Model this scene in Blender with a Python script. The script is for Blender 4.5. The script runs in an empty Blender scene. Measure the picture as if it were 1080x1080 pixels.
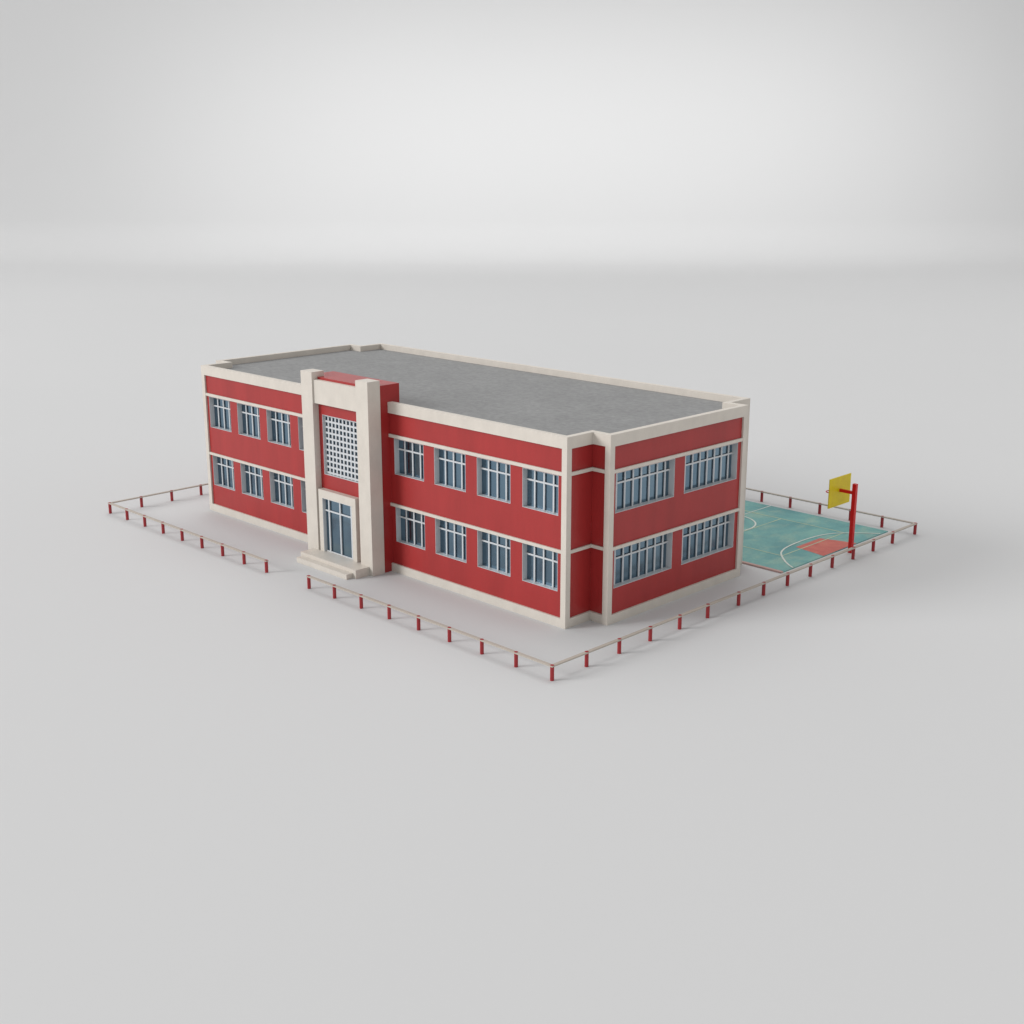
import bpy, bmesh, math
from mathutils import Vector, Matrix

sc = bpy.context.scene
COL = sc.collection

# ------------------------------------------------------------------ materials
def new_mat(name):
    m = bpy.data.materials.new(name); m.use_nodes = True
    nt = m.node_tree; nt.nodes.clear()
    out = nt.nodes.new('ShaderNodeOutputMaterial')
    b = nt.nodes.new('ShaderNodeBsdfPrincipled')
    nt.links.new(b.outputs[0], out.inputs[0])
    return m, nt, b

def noise(nt, scale, detail=4, rough=.55, stretch=None, dist=0):
    tc = nt.nodes.new('ShaderNodeTexCoord')
    mp = nt.nodes.new('ShaderNodeMapping')
    if stretch: mp.inputs['Scale'].default_value = stretch
    nt.links.new(tc.outputs['Object'], mp.inputs[0])
    n = nt.nodes.new('ShaderNodeTexNoise')
    n.inputs['Scale'].default_value = scale; n.inputs['Detail'].default_value = detail
    n.inputs['Roughness'].default_value = rough; n.inputs['Distortion'].default_value = dist
    nt.links.new(mp.outputs[0], n.inputs['Vector'])
    return n.outputs['Fac']

def ramp(nt, fac, stops):
    r = nt.nodes.new('ShaderNodeValToRGB'); e = r.color_ramp.elements
    e[0].position, e[0].color = stops[0][0], (*stops[0][1], 1)
    e[1].position, e[1].color = stops[-1][0], (*stops[-1][1], 1)
    for p, c in stops[1:-1]:
        k = e.new(p); k.color = (*c, 1)
    nt.links.new(fac, r.inputs[0]); return r.outputs[0]

def mix(nt, a, b, fac, mode='MIX'):
    n = nt.nodes.new('ShaderNodeMix'); n.data_type = 'RGBA'; n.blend_type = mode
    for sock, v in ((n.inputs[0], fac), (n.inputs[6], a), (n.inputs[7], b)):
        if isinstance(v, bpy.types.NodeSocket): nt.links.new(v, sock)
        elif isinstance(v, (int, float)): sock.default_value = v
        else: sock.default_value = (*v, 1)
    return n.outputs[2]

def bump(nt, b, fac, strength, dist=.02):
    n = nt.nodes.new('ShaderNodeBump'); n.inputs['Strength'].default_value = strength
    n.inputs['Distance'].default_value = dist
    nt.links.new(fac, n.inputs['Height']); nt.links.new(n.outputs[0], b.inputs['Normal'])

def sc_col(c, k): return tuple(min(1, v * k) for v in c)

def two_tone(name, col, amp, s1, s2, rough, st1=None, bmp=.15, spec=.5, metal=0):
    m, nt, b = new_mat(name)
    f1 = noise(nt, s1, 5, .6, st1); f2 = noise(nt, s2, 3, .6)
    c1 = ramp(nt, f1, [(.3, sc_col(col, 1 - amp)), (.7, sc_col(col, 1 + amp))])
    g = ramp(nt, f2, [(.3, (1 - amp * .7,) * 3), (.7, (1, 1, 1))])
    c = mix(nt, c1, g, 1.0, 'MULTIPLY')
    nt.links.new(c, b.inputs['Base Color'])
    b.inputs['Roughness'].default_value = rough
    b.inputs['Specular IOR Level'].default_value = spec
    b.inputs['Metallic'].default_value = metal
    if bmp: bump(nt, b, f2, bmp)
    return m

M = {}
M['red'] = two_tone('red_plaster', (.49, .037, .036), .09, .9, 14, .34, (1, 1, .22), .12)
M['cream'] = two_tone('cream_stone', (.86, .79, .705), .045, 1.6, 22, .45, (1, 1, .6), .18)
M['white'] = two_tone('white_painted_frame', (.80, .825, .85), .02, 3, 30, .4, None, 0)
M['postred'] = two_tone('red_painted_post', (.44, .028, .034), .08, 3, 20, .45, None, .05)
M['hoopred'] = two_tone('bright_red_steel', (.78, .006, .006), .05, 2, 20, .35, None, .03)
M['rail'] = two_tone('pale_stone_rail', (.60, .535, .465), .05, 2, 20, .6, None, .05)
M['yellow'] = two_tone('yellow_board_paint', (.99, .75, .003), .08, 2, 12, .45, None, .05)
M['kerb'] = two_tone('pink_kerb', (.68, .44, .40), .06, 1.5, 14, .7, None, .1)

# flat grey roofing: soft blotches and fine grain
m, nt, b = new_mat('grey_roofing')
f1 = noise(nt, .35, 6, .65); f2 = noise(nt, 3.2, 8, .75); f3 = noise(nt, 1.6, 5, .65)
c = ramp(nt, f1, [(.3, (.355, .355, .352)), (.55, (.385, .385, .382)), (.75, (.42, .42, .417))])
c = mix(nt, c, ramp(nt, f2, [(.35, (.78, .78, .79)), (.65, (1.0, 1.0, 1.0))]), 1.0, 'MULTIPLY')
c = mix(nt, c, ramp(nt, f3, [(.35, (.93, .93, .93)), (.65, (1, 1, 1))]), 1.0, 'MULTIPLY')
nt.links.new(c, b.inputs['Base Color']); b.inputs['Roughness'].default_value = .8
bump(nt, b, f2, .15); M['roof'] = m

# tinted reflective window glass
m, nt, b = new_mat('tinted_glass')
f = noise(nt, .5, 2, .5, (1, 1, .3))
nt.links.new(ramp(nt, f, [(.3, (.16, .25, .33)), (.7, (.22, .32, .40))]), b.inputs['Base Color'])
b.inputs['Metallic'].default_value = 1; b.inputs['Roughness'].default_value = .14
M['glass'] = m

# worn teal court paint
m, nt, b = new_mat('worn_teal_court')
f1 = noise(nt, .42, 7, .6, (1, .75, 1), .5); f2 = noise(nt, .8, 7, .68, (.8, .6, 1), .3); f3 = noise(nt, 7, 3, .6)
c = ramp(nt, f1, [(.32, (.135, .385, .395)), (.5, (.185, .48, .465)), (.68, (.28, .59, .52))])
w = ramp(nt, f2, [(.50, (0, 0, 0)), (.72, (.55, .55, .55))])
c = mix(nt, c, (.52, .67, .50), w)
c = mix(nt, c, ramp(nt, f3, [(.3, (.88, .88, .88)), (.7, (1, 1, 1))]), 1.0, 'MULTIPLY')
nt.links.new(c, b.inputs['Base Color']); b.inputs['Roughness'].default_value = .6
M['court'] = m

m, nt, b = new_mat('worn_red_key')
f1 = noise(nt, 1.4, 6, .65, None, .4)
nt.links.new(ramp(nt, f1, [(.35, (.64, .125, .105)), (.6, (.74, .19, .14)), (.8, (.70, .30, .22))]), b.inputs['Base Color'])
b.inputs['Roughness'].default_value = .6; M['key'] = m

def line_mat(name, col, under, lo, hi):
    m, nt, b = new_mat(name)
    f = noise(nt, 1.2, 5, .7)
    nt.links.new(ramp(nt, f, [(lo, under), (hi, col)]), b.inputs['Base Color'])
    b.inputs['Roughness'].default_value = .6; return m
M['wline'] = line_mat('white_court_paint', (.84, .90, .82), (.6, .76, .68), .25, .5)
M['yline'] = line_mat('faded_yellow_court_paint', (.72, .80, .50), (.40, .62, .48), .3, .6)

m, nt, b = new_mat('studio_sweep_paper')
f = noise(nt, .02, 3, .5)
nt.links.new(ramp(nt, f, [(.3, (.795, .795, .795)), (.7, (.805, .805, .805))]), b.inputs['Base Color'])
b.inputs['Roughness'].default_value = .85; b.inputs['Specular IOR Level'].default_value = .15
M['sweep'] = m

# ------------------------------------------------------------------ helpers
def obj(name, bm, mat, parent=None, loc=None):
    bmesh.ops.recalc_face_normals(bm, faces=bm.faces)
    me = bpy.data.meshes.new(name); bm.to_mesh(me); bm.free()
    o = bpy.data.objects.new(name, me); COL.objects.link(o)
    me.materials.append(M[mat])
    if parent: o.parent = parent
    if loc: o.location = loc
    return o

def empty(name, loc=(0, 0, 0)):
    o = bpy.data.objects.new(name, None); COL.objects.link(o); o.location = loc
    o.empty_display_size = .5
    return o

def box(bm, x0, x1, y0, y1, z0, z1):
    vs = [bm.verts.new(p) for p in ((x0, y0, z0), (x1, y0, z0), (x1, y1, z0), (x0, y1, z0),
                                    (x0, y0, z1), (x1, y0, z1), (x1, y1, z1), (x0, y1, z1))]
    for f in ((3, 2, 1, 0), (4, 5, 6, 7), (0, 1, 5, 4), (1, 2, 6, 5), (2, 3, 7, 6), (3, 0, 4, 7)):
        bm.faces.new([vs[i] for i in f])

def new_box(*a):
    bm = bmesh.new(); box(bm, *a); return bm

def prism(bm, pts, z0, z1):
    lo = [bm.verts.new((x, y, z0)) for x, y in pts]; hi = [bm.verts.new((x, y, z1)) for x, y in pts]
    n = len(pts)
    bm.faces.new(lo[::-1]); bm.faces.new(hi)
    for i in range(n): bm.faces.new((lo[i], lo[(i + 1) % n], hi[(i + 1) % n], hi[i]))

def ring(bm, po, pi, z0, z1):
    n = len(po)
    V = [[bm.verts.new((x, y, z)) for x, y in p] for p in (po, pi) for z in (z0, z1)]
    ol, oh, il, ih = V
    for i in range(n):
        j = (i + 1) % n
        bm.faces.new((ol[i], ol[j], oh[j], oh[i])); bm.faces.new((il[j], il[i], ih[i], ih[j]))
        bm.faces.new((oh[i], oh[j], ih[j], ih[i])); bm.faces.new((ol[j], ol[i], il[i], il[j]))

def inset(pts, d):
    """parallel offset inwards of a counter-clockwise right-angled outline"""
    n = len(pts); out = []
    for i in range(n):
        p0, p1, p2 = pts[i - 1], pts[i], pts[(i + 1) % n]
        def nrm(a, b):
            dx, dy = b[0] - a[0], b[1] - a[1]; l = math.hypot(dx, dy); return (-dy / l, dx / l)
        n1, n2 = nrm(p0, p1), nrm(p1, p2)
        out.append((p1[0] + d * (n1[0] + n2[0]), p1[1] + d * (n1[1] + n2[1])))
    return out

def panel(bm, f, us, zs, d0, d1, holes):
    """wall panel with openings; f maps (u, depth, z) to a point"""
    US = sorted(set(list(us) + [h[0] for h in holes] + [h[1] for h in holes]))
    ZS = sorted(set(list(zs) + [h[2] for h in holes] + [h[3] for h in holes]))
    def solid(i, k):
        if i < 0 or k < 0 or i >= len(US) - 1 or k >= len(ZS) - 1: return False
        u, z = (US[i] + US[i + 1]) / 2, (ZS[k] + ZS[k + 1]) / 2
        return not any(h[0] < u < h[1] and h[2] < z < h[3] for h in holes)
    cache = {}
    def v(i, s, k):
        if (i, s, k) not in cache: cache[(i, s, k)] = bm.verts.new(f(US[i], (d0, d1)[s], ZS[k]))
        return cache[(i, s, k)]
    for i in range(len(US) - 1):
        for k in range(len(ZS) - 1):
            if not solid(i, k): continue
            for s in (0, 1): bm.faces.new((v(i, s, k), v(i + 1, s, k), v(i + 1, s, k + 1), v(i, s, k + 1)))
            if not solid(i - 1, k): bm.faces.new((v(i, 0, k), v(i, 1, k), v(i, 1, k + 1), v(i, 0, k + 1)))
            if not solid(i + 1, k): bm.faces.new((v(i + 1, 0, k), v(i + 1, 1, k), v(i + 1, 1, k + 1), v(i + 1, 0, k + 1)))
            if not solid(i, k - 1): bm.faces.new((v(i, 0, k), v(i + 1, 0, k), v(i + 1, 1, k), v(i, 1, k)))
            if not solid(i, k + 1): bm.faces.new((v(i, 0, k + 1), v(i + 1, 0, k + 1), v(i + 1, 1, k + 1), v(i, 1, k + 1)))

# ------------------------------------------------------------------ studio sweep
CAM = Vector((32.54, -34.86, 20.0)); YAW = math.radians(-44.97)
fwd = Vector((math.sin(YAW), math.cos(YAW), 0)); rgt = Vector((math.cos(YAW), -math.sin(YAW), 0))
FLAT, TOP = 268.0, 190.0
prof = [(-260, 0), (-100, 0), (0, 0), (100, 0), (200, 0), (240, 0), (260, 0), (FLAT - .5, 0), (FLAT, 0)]
d, z = FLAT, 0.0
def smooth(t): return t * t * (3 - 2 * t)
for length, n, a0, a1 in ((26.0, 52, 0, 66), (75.0, 60, 66, 88)):     # quick bend, then a long gentle one
    for i in range(n):
        t = (i + .5) / n
        a = math.radians(a0 + (a1 - a0) * (t ** 2.2 if a0 == 0 else 1 - (1 - t) ** 1.6))
        d += math.cos(a) * length / n; z += math.sin(a) * length / n
        prof.append((d, z))
prof += [(d + .4, z + 12), (d + 1.5, z + 50), (d + 3, TOP)]
bm = bmesh.new(); rows = []
for d, z in prof:
    rows.append([bm.verts.new(Vector((CAM.x, CAM.y, 0)) + fwd * d + rgt * s + Vector((0, 0, z))) for s in (-420, -200, 0, 200, 420)])
for a, b_ in zip(rows, rows[1:]):
    for i in range(4): bm.faces.new((a[i], a[i + 1], b_[i + 1], b_[i]))
sweep = obj('ground', bm, 'sweep'); sweep['kind'] = 'structure'; sweep['label'] = 'seamless pale grey studio floor curving up into the backdrop'
for p in sweep.data.polygons: p.use_smooth = True

# ------------------------------------------------------------------ school building
X0, X1 = -32.76, -3.60          # front block
XM0, XM1 = -33.79, -2.57        # main block
Y0, Y1, Y2, Y3 = 4.68, 6.35, 16.62, 18.28
OUT = [(X0, Y0), (X1, Y0), (X1, Y1), (XM1, Y1), (XM1, Y2), (X1, Y2), (X1, Y3), (X0, Y3), (X0, Y2), (XM0, Y2), (XM0, Y1), (X0, Y1)]
ZP, ZB1, ZB1t, ZB2, ZB2t, ZC, ZT, ZR = .43, 3.46, 3.61, 7.0, 7.16, 8.22, 8.76, 8.42
RW = .10                        # red walls lie this far behind the stone trim
school = empty('school_building', ((X0 + X1) / 2, (Y0 + Y3) / 2, 0))
school['label'] = 'two storey red school building with cream stone trim and a flat grey roof'
school['category'] = 'building'
off = -school.location
def part(name, bm, mat, parent=None, **kw):
    """meshes are written in world coordinates, children keep them through a shifted origin"""
    o = obj(name, bm, mat, parent or school)
    if parent is None: o.location = off
    return o

WW, WH = 2.22, 1.83
FR_X = [-32.25, -29.31, -26.39, -23.43, -15.36, -12.37, -9.38, -6.40]
SZ = (1.62, 5.13)
SIDE_Y, SIDE_W = (6.86, 11.83), 4.22
front_holes = [(x, x + WW, z, z + WH) for x in FR_X for z in SZ]
side_holes = [(y, y + SIDE_W, z, z + WH) for y in SIDE_Y for z in SZ]
TH = .5
ZW0, ZW1 = ZP - .05, ZC + .05
bm = bmesh.new()
panel(bm, lambda u, d, z: (u, Y0 + RW + d, z), (X0 + RW, X1 - RW), (ZW0, ZW1), 0, TH, front_holes)
panel(bm, lambda u, d, z: (XM1 - RW - d, u, z), (Y1 + RW, Y2 - RW), (ZW0, ZW1), 0, TH, side_holes)
e = .004
box(bm, X1 - RW - TH, X1 - RW, Y0 + RW + TH + e, Y1 + RW, ZW0, ZW1)                  # returns of the near notch
box(bm, X1 - RW + e, XM1 - RW - TH - e, Y1 + RW, Y1 + RW + TH, ZW0, ZW1)
box(bm, X1 - RW - TH, XM1 - RW - TH - e, Y2 - RW - TH, Y2 - RW, ZW0, ZW1)
box(bm, X1 - RW - TH, X1 - RW, Y2 - RW + e, Y3 - RW, ZW0, ZW1)
box(bm, X0 + RW, X1 - RW - TH - e, Y3 - RW - TH, Y3 - RW, ZW0, ZW1)
box(bm, X0 + RW, X0 + RW + TH, Y2 - RW, Y3 - RW - TH - e, ZW0, ZW1)
box(bm, XM0 + RW, X0 + RW + TH, Y2 - RW - TH, Y2 - RW - e, ZW0, ZW1)
box(bm, XM0 + RW, XM0 + RW + TH, Y1 + RW + TH + e, Y2 - RW - TH - e, ZW0, ZW1)
box(bm, XM0 + RW, X0 + RW + TH, Y1 + RW, Y1 + RW + TH, ZW0, ZW1)
box(bm, X0 + RW, X0 + RW + TH, Y0 + RW + TH + e, Y1 + RW - e, ZW0, ZW1)
part('wall', bm, 'red')
bm = bmesh.new(); ring(bm, OUT, inset(OUT, .8), 0, ZP); part('plinth', bm, 'cream')
bm = bmesh.new(); ring(bm, OUT, inset(OUT, .30), ZC, ZT); part('parapet', bm, 'cream')
bm = bmesh.new(); prism(bm, inset(OUT, .296), ZC - .1, ZR); part('roof', bm, 'roof')
for z0, z1 in ((ZB1, ZB1t), (ZB2, ZB2t)):
    bm = bmesh.new(); ring(bm, inset(OUT, .015), inset(OUT, .25), z0, z1); part('string_course', bm, 'cream')
PW = .31
for (x, y, sx, sy) in ((X0, Y0, 1, 1), (X1, Y0, -1, 1), (XM1, Y1, -1, 1), (XM1, Y2, -1, -1), (X1, Y3, -1, -1), (X0, Y3, 1, -1), (XM0, Y2, 1, -1), (XM0, Y1, 1, 1)):
    g = .003
    xs = sorted((x + sx * g, x + sx * PW)); ys = sorted((y + sy * g, y + sy * PW))
    part('corner_pilaster', new_box(xs[0], xs[1], ys[0], ys[1], ZP, ZC), 'cream')

# windows: frame mesh is the part, its glass a sub-part
BAR = .08
def window_meshes(w, h, bars, transom, depth, name='window'):
    bm = bmesh.new(); t = .018; d0, d1 = .004, .47
    box(bm, 0, t, d0, d1, 0, h); box(bm, w - t, w, d0, d1, 0, h)
    box(bm, t, w - t, d0, d1, h - t, h); box(bm, t, w - t, d0, d1, 0, t)
    for x in bars: box(bm, x - BAR / 2, x + BAR / 2, depth, depth + .05, t, h - t)
    if transom:
        xs = [t] + [v for x in bars for v in (x - BAR / 2, x + BAR / 2)] + [w - t]
        for a, b_ in zip(xs[::2], xs[1::2]): box(bm, a, b_, depth + .004, depth + .046, transom - BAR / 2, transom + BAR / 2)
    gl = new_box(t, w - t, depth + .075, depth + .105, t, h - t)
    return bm, gl
def make_window(w, h, bars, transom, depth=.23, name='window', mat='white'):
    a, g = window_meshes(w, h, bars, transom, depth)
    f = obj(name, a, mat, school)
    p = obj('pane', g, 'glass', f)
    return f
def dup_window(f):
    c = f.copy(); COL.objects.link(c); c.parent = school
    for ch in f.children:
        d = ch.copy(); COL.objects.link(d); d.parent = c
    return c
proto = None
for x in FR_X:
    for z in SZ:
        if proto is None: o = proto = make_window(WW, WH, [WW / 2 + .015 + k * .58 for k in (-1, 0, 1)], 1.27)
        else: o = dup_window(proto)
        o.location = Vector((x, Y0 + RW, z)) + off
proto = None
for y in SIDE_Y:
    for z in SZ:
        if proto is None: o = proto = make_window(SIDE_W, WH, [SIDE_W / 2 + k * .577 for k in range(-3, 4)], 1.27, .26)
        else: o = dup_window(proto)
        o.location = Vector((XM1 - RW, y, z)) + off; o.rotation_euler = (0, 0, math.pi / 2)

# entrance block
BX0, BX1, BY0, BY1, BZ = -21.0, -15.66, 3.75, 5.45, 9.62
DX0, DX1, DZ0, DZ1 = -19.66, -17.20, .46, 3.37
LX0, LX1, LZ0, LZ1 = -19.83, -16.80, 4.55, 7.70
bm = bmesh.new()
panel(bm, lambda u, d, z: (u, BY0 + d, z), (BX0, BX1), (0, BZ), 0, .55,
      [(DX0, DX1, DZ0, DZ1), (LX0, LX1, LZ0, LZ1)])
box(bm, BX0, BX1, BY0 + .55, BY1, 0, BZ)
bmesh.ops.remove_doubles(bm, verts=bm.verts, dist=.0005)
part('entrance_block', bm, 'red')
part('entrance_pilaster', new_box(-21.05, -20.11, 3.39, 4.17, 0, 9.89), 'cream')
part('entrance_pilaster', new_box(-16.54, -15.60, 3.39, 4.17, 0, 9.89), 'cream')
part('entrance_beam', new_box(-20.11, -16.54, 3.48, BY0 - .002, 8.30, 9.50), 'cream')
bm = bmesh.new()
panel(bm, lambda u, d, z: (u, 3.415 + d, z), (-19.97, -16.88), (.46, 3.80), 0, BY0 - 3.415 - .002, [(DX0, DX1, .46, DZ1)])
part('door_surround', bm, 'cream')
# steps
part('step', new_box(-20.34, -16.12, 2.12, 2.52, 0, .27), 'cream')
part('step', new_box(-20.52, -15.88, 2.52, 3.39, 0, .455), 'cream')
part('step', new_box(-20.11, -16.54, 3.392, BY0 + .001, 0, .4555), 'cream')

# glazed entrance door
w, h = DX1 - DX0, DZ1 - DZ0 - .004
a, g = window_meshes(w, h, [w / 2 + k * .93 for k in (-1, 0, 1)], 2.24, .0)
bm = bmesh.new()
t = .02; dd = .27
yb = -(BY0 - 3.42)
box(bm, 0, t, yb + .004, .47, 0, h); box(bm, w - t, w, yb + .004, .47, 0, h); box(bm, t, w - t, yb + .004, .47, h - t, h)
dpt = yb + .12
bars = [w / 2 + .08 + k * .93 for k in (-1, 0, 1)]
for x in bars: box(bm, x - .045, x + .045, dpt, dpt + .06, 0, h - t)
xs = [t] + [v for x in bars for v in (x - .045, x + .045)] + [w - t]
for p_, q_ in zip(xs[::2], xs[1::2]):
    box(bm, p_, q_, dpt + .004, dpt + .056, 2.20, 2.28); box(bm, p_, q_, dpt + .004, dpt + .056, 0, .06)
    box(bm, p_, q_, dpt + .004, dpt + .056, h - t - .05, h - t)
a.free(); g.free()
door = obj('door', bm, 'white', school); door.location = Vector((DX0, BY0, DZ0 + .002)) + off
obj('pane', new_box(t, w - t, dpt + .08, dpt + .11, 0, h - t), 'glass', door)

# square lattice window over the door
w, h = LX1 - LX0, LZ1 - LZ0
bm = bmesh.new(); t = .02
box(bm, 0, t, .004, .5, 0, h); box(bm, w - t, w, .004, .5, 0, h); box(bm, t, w - t, .004, .5, h - t, h); box(bm, t, w - t, .004, .5, 0, t)
N = 10; px = (w - 2 * t) / N
D = .13; bw = .095
xs = [t + px * k for k in range(N + 1)]
edges = [(max(t, x - bw / 2), min(w - t, x + bw / 2)) for x in xs]
for a_, b_ in edges: box(bm, a_, b_, D, D + .05, t, h - t)
k = 0; z = t + .08
while z < h - t - .02:
    for (a0, a1), (b0, b1) in zip(edges, edges[1:]): box(bm, a1, b0, D + .003, D + .047, z - .05, min(z + .05, h - t))
    z += .30
lat = obj('lattice_window', bm, 'white', school); lat.location = Vector((LX0, BY0, LZ0)) + off
obj('pane', new_box(t, w - t, D + .07, D + .10, t, h - t), 'glass', lat)

# ------------------------------------------------------------------ low fence round the yard
fence = empty('low_fence', (0, 0, 0))
fence['label'] = 'low fence of short red posts under a thin pale rail around the yard'
fence['category'] = 'fence'
FW, FD, PH = 36.20, 29.82, .66
front_r = [-2.045 * k for k in range(9)]
front_l = [-FW + 2.027 * k for k in range(9)]
right_y = [2.084 * k for k in range(1, 6)] + [12.84 + 2.066 * k for k in range(8)] + [FD]
left_y = [2.07 * k for k in range(1, 14)] + [FD]
back_x = [-2.05 * k for k in range(1, 17)] + [-34.6]
posts = [(x, 0) for x in front_r + front_l] + [(0, y) for y in right_y] + [(-FW, y) for y in left_y] + [(x, FD) for x in back_x]
bm = bmesh.new()
r = .088; n = 8; lo = []; hi = []; cap = []
for i in range(n):
    a_ = math.tau * (i + .5) / n
    lo.append(bm.verts.new((r * math.cos(a_), r * math.sin(a_), 0)))
    hi.append(bm.verts.new((r * math.cos(a_), r * math.sin(a_), PH + .002)))
    cap.append(bm.verts.new((r * .99 * math.cos(a_), r * .99 * math.sin(a_), PH + .004)))
for i in range(n):
    j = (i + 1) % n
    bm.faces.new((lo[i], lo[j], hi[j], hi[i])); bm.faces.new((hi[i], hi[j], cap[j], cap[i]))
bm.faces.new(cap); bm.faces.new(lo[::-1])
post0 = obj('post', bm, 'postred', fence)
for i, (x, y) in enumerate(posts):
    o = post0 if i == 0 else post0.copy()
    if i: COL.objects.link(o); o.parent = fence
    o.location = (x, y, 0)
hw = .082; z0, z1 = PH - .065, PH - .004
xe = front_r[-1]; xf = front_l[-1]
for a in ((xe - .1, -hw, -hw, hw), (-FW + hw, xf + .1, -hw, hw), (-hw, hw, -hw, FD + hw), (-FW - hw, -FW + hw, -hw, FD + hw), (-FW + hw, -hw, FD - hw, FD + hw)):
    obj('rail', new_box(a[0], a[1], a[2], a[3], z0, z1), 'rail', fence)

# ------------------------------------------------------------------ sports court
CX0, CX1, CY0, CY1, CZ = -17.0, -1.30, 18.60, 29.20, .05
court = obj('sports_court', new_box(CX0, CX1, CY0, CY1, 0, CZ), 'court'); court['kind'] = 'structure'
court['label'] = 'worn teal sports court with a red key and white lines behind the school'
obj('kerb', new_box(CX0, CX1, CY0 - .20, CY0 - .002, 0, CZ + .03), 'kerb', court)
def strip(bm, pts, w, z, closed=False):
    n = len(pts); L = []; R_ = []
    for i, p in enumerate(pts):
        a_ = pts[i - 1] if (i or closed) else p; b_ = pts[(i + 1) % n] if (i < n - 1 or closed) else p
        dx, dy = b_[0] - a_[0], b_[1] - a_[1]; l = math.hypot(dx, dy)
        nx, ny = -dy / l * w / 2, dx / l * w / 2
        L.append(bm.verts.new((p[0] + nx, p[1] + ny, z))); R_.append(bm.verts.new((p[0] - nx, p[1] - ny, z)))
    for i in range(n if closed else n - 1):
        j = (i + 1) % n; bm.faces.new((L[i], R_[i], R_[j], L[j]))
CM, CYM = (-9.15), 24.0
def mirror(pts): return [(2 * CM - x, y) for x, y in pts]
keyp = [(-1.31, 22.42), (-1.31, 25.78), (-3.26, 25.2), (-3.26, 22.8)]
for kp in (keyp, mirror(keyp)):
    bm = bmesh.new(); bm.faces.new([bm.verts.new((x, y, CZ + .004)) for x, y in kp]); obj('painted_key', bm, 'key', court)
# white: half line, centre circle, the two arcs
bm = bmesh.new(); strip(bm, [(CM, CY0), (CM, CY1)], .07, CZ + .012); obj('court_line', bm, 'wline', court)
bm = bmesh.new(); strip(bm, [(CM + 2.05 * math.cos(math.tau * i / 72), CYM - .05 + 2.05 * math.sin(math.tau * i / 72)) for i in range(72)], .10, CZ + .016, True); obj('centre_circle', bm, 'wline', court)
half = [(0, -3.68), (.5, -3.67), (1, -3.64), (1.5, -3.58), (1.9, -3.50), (2.3, -3.37), (2.65, -3.20), (3.0, -2.94), (3.4, -2.58), (3.85, -2.12), (4.2, -1.67), (4.42, -1.31)]
arc = [(x, 23.92 - d) for d, x in half[::-1]] + [(x, 23.92 + d) for d, x in half[1:]]
for a in (arc, mirror(arc)):
    bm = bmesh.new(); strip(bm, a, .10, CZ + .016); obj('court_line', bm, 'wline', court)
# faded yellow rectangle with its inner cross lines
x0, x1, y0, y1 = -2.88, 2 * CM + 2.88, 20.88, 27.12
for pts in ([(x0, y0), (x0, y1)], [(x1, y0), (x1, y1)], [(-7.05, y0), (-7.05, y1)], [(2 * CM + 7.05, y0), (2 * CM + 7.05, y1)]):
    bm = bmesh.new(); strip(bm, pts, .07, CZ + .008); obj('court_line', bm, 'yline', court)
for y in (y0, y1):
    bm = bmesh.new(); strip(bm, [(x1 + .036, y), (x0 - .036, y)], .07, CZ + .008); obj('court_line', bm, 'yline', court)

# ------------------------------------------------------------------ basketball hoop
hoop = empty('basketball_hoop', (-.71, 24.12, 0))
hoop['label'] = 'bright red basketball post with a yellow backboard beside the teal court'
hoop['category'] = 'basketball hoop'
obj('pole', new_box(-.105, .105, -.105, .105, 0, 3.80), 'hoopred', hoop)
obj('arm', new_box(-.88, -.107, -.07, .07, 3.22, 3.38), 'hoopred', hoop)
obj('backboard', new_box(-.93, -.882, -1.06, 1.06, 2.46, 4.06), 'yellow', hoop)
bm = bmesh.new()
R1, r1 = .30, .028
c = Vector((-1.36, 0, 3.12)); rings = []
for i in range(32):
    a = math.tau * i / 32; u = Vector((math.cos(a), math.sin(a), 0))
    rings.append([bm.verts.new(c + u * (R1 + r1 * math.cos(math.tau * j / 8)) + Vector((0, 0, r1 * math.sin(math.tau * j / 8)))) for j in range(8)])
for i in range(32):
    A, B = rings[i], rings[(i + 1) % 32]
    for j in range(8): bm.faces.new((A[j], A[(j + 1) % 8], B[(j + 1) % 8], B[j]))
box(bm, -1.10, -.932, -.06, .06, 3.07, 3.17)
obj('rim', bm, 'hoopred', hoop)

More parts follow.
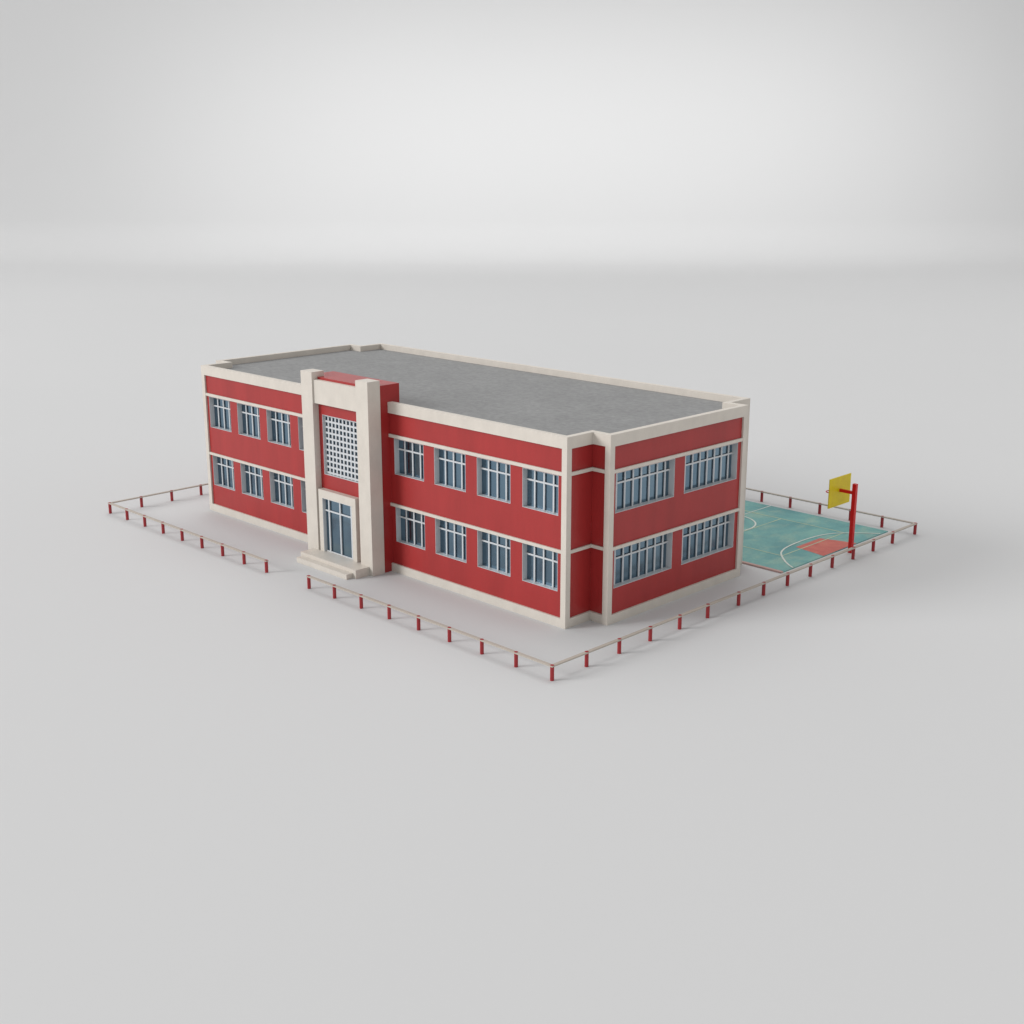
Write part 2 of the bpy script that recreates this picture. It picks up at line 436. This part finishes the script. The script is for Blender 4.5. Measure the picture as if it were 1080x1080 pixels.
# ------------------------------------------------------------------ light
w = bpy.data.worlds.new('World'); sc.world = w; w.use_nodes = True
bg = w.node_tree.nodes['Background']; bg.inputs[0].default_value = (1, 1, 1, 1); bg.inputs[1].default_value = .43

def aim(o, target):
    o.rotation_euler = (Vector(target) - o.location).to_track_quat('-Z', 'Y').to_euler()
def area(name, loc, target, size, power):
    l = bpy.data.lights.new(name, 'AREA'); l.shape = 'DISK'; l.size = size; l.energy = power
    o = bpy.data.objects.new(name, l); COL.objects.link(o); o.location = loc; aim(o, target); return o
ctr = Vector((-12, 8, 0))
def soft(name, az, el, dist, size, irr):
    el = math.radians(el); d = az.normalized() * math.cos(el) + Vector((0, 0, math.sin(el)))
    return area(name, ctr + d * dist, ctr, size, irr * math.pi ** 2 * dist ** 2)
soft('key_softbox', -rgt * .96 - fwd * .22, 23, 1300, 480, .455)
soft('back_softbox', fwd - rgt * .1, 62, 520, 460, .26)
base = Vector((CAM.x, CAM.y, 0))
bl = bpy.data.lights.new('backdrop_softbox', 'AREA'); bl.shape = 'ELLIPSE'; bl.size = 200; bl.size_y = 42
bl.energy = 11000; bl.spread = math.radians(60)
bo = bpy.data.objects.new('backdrop_softbox', bl); COL.objects.link(bo)
bo.location = base + fwd * 205 + rgt * 16 + Vector((0, 0, 68)); aim(bo, base + fwd * 299 + rgt * 12 + Vector((0, 0, 27)))

# ------------------------------------------------------------------ camera
cam = bpy.data.cameras.new('Camera'); cam.sensor_width = 36; cam.lens = 1339.84 / 1080 * 36
cam.clip_start = .5; cam.clip_end = 2000
co = bpy.data.objects.new('Camera', cam); COL.objects.link(co); co.location = CAM
P = math.radians(15.216)
co.rotation_euler = (fwd * math.cos(P) - Vector((0, 0, math.sin(P)))).to_track_quat('-Z', 'Y').to_euler()
sc.camera = co
sc.render.engine = 'CYCLES'
sc.cycles.max_bounces = 8; sc.cycles.diffuse_bounces = 1
sc.view_settings.view_transform = 'Standard'; sc.view_settings.look = 'None'
sc.view_settings.exposure = 0; sc.view_settings.gamma = 1; sc.view_settings.use_curve_mapping = False
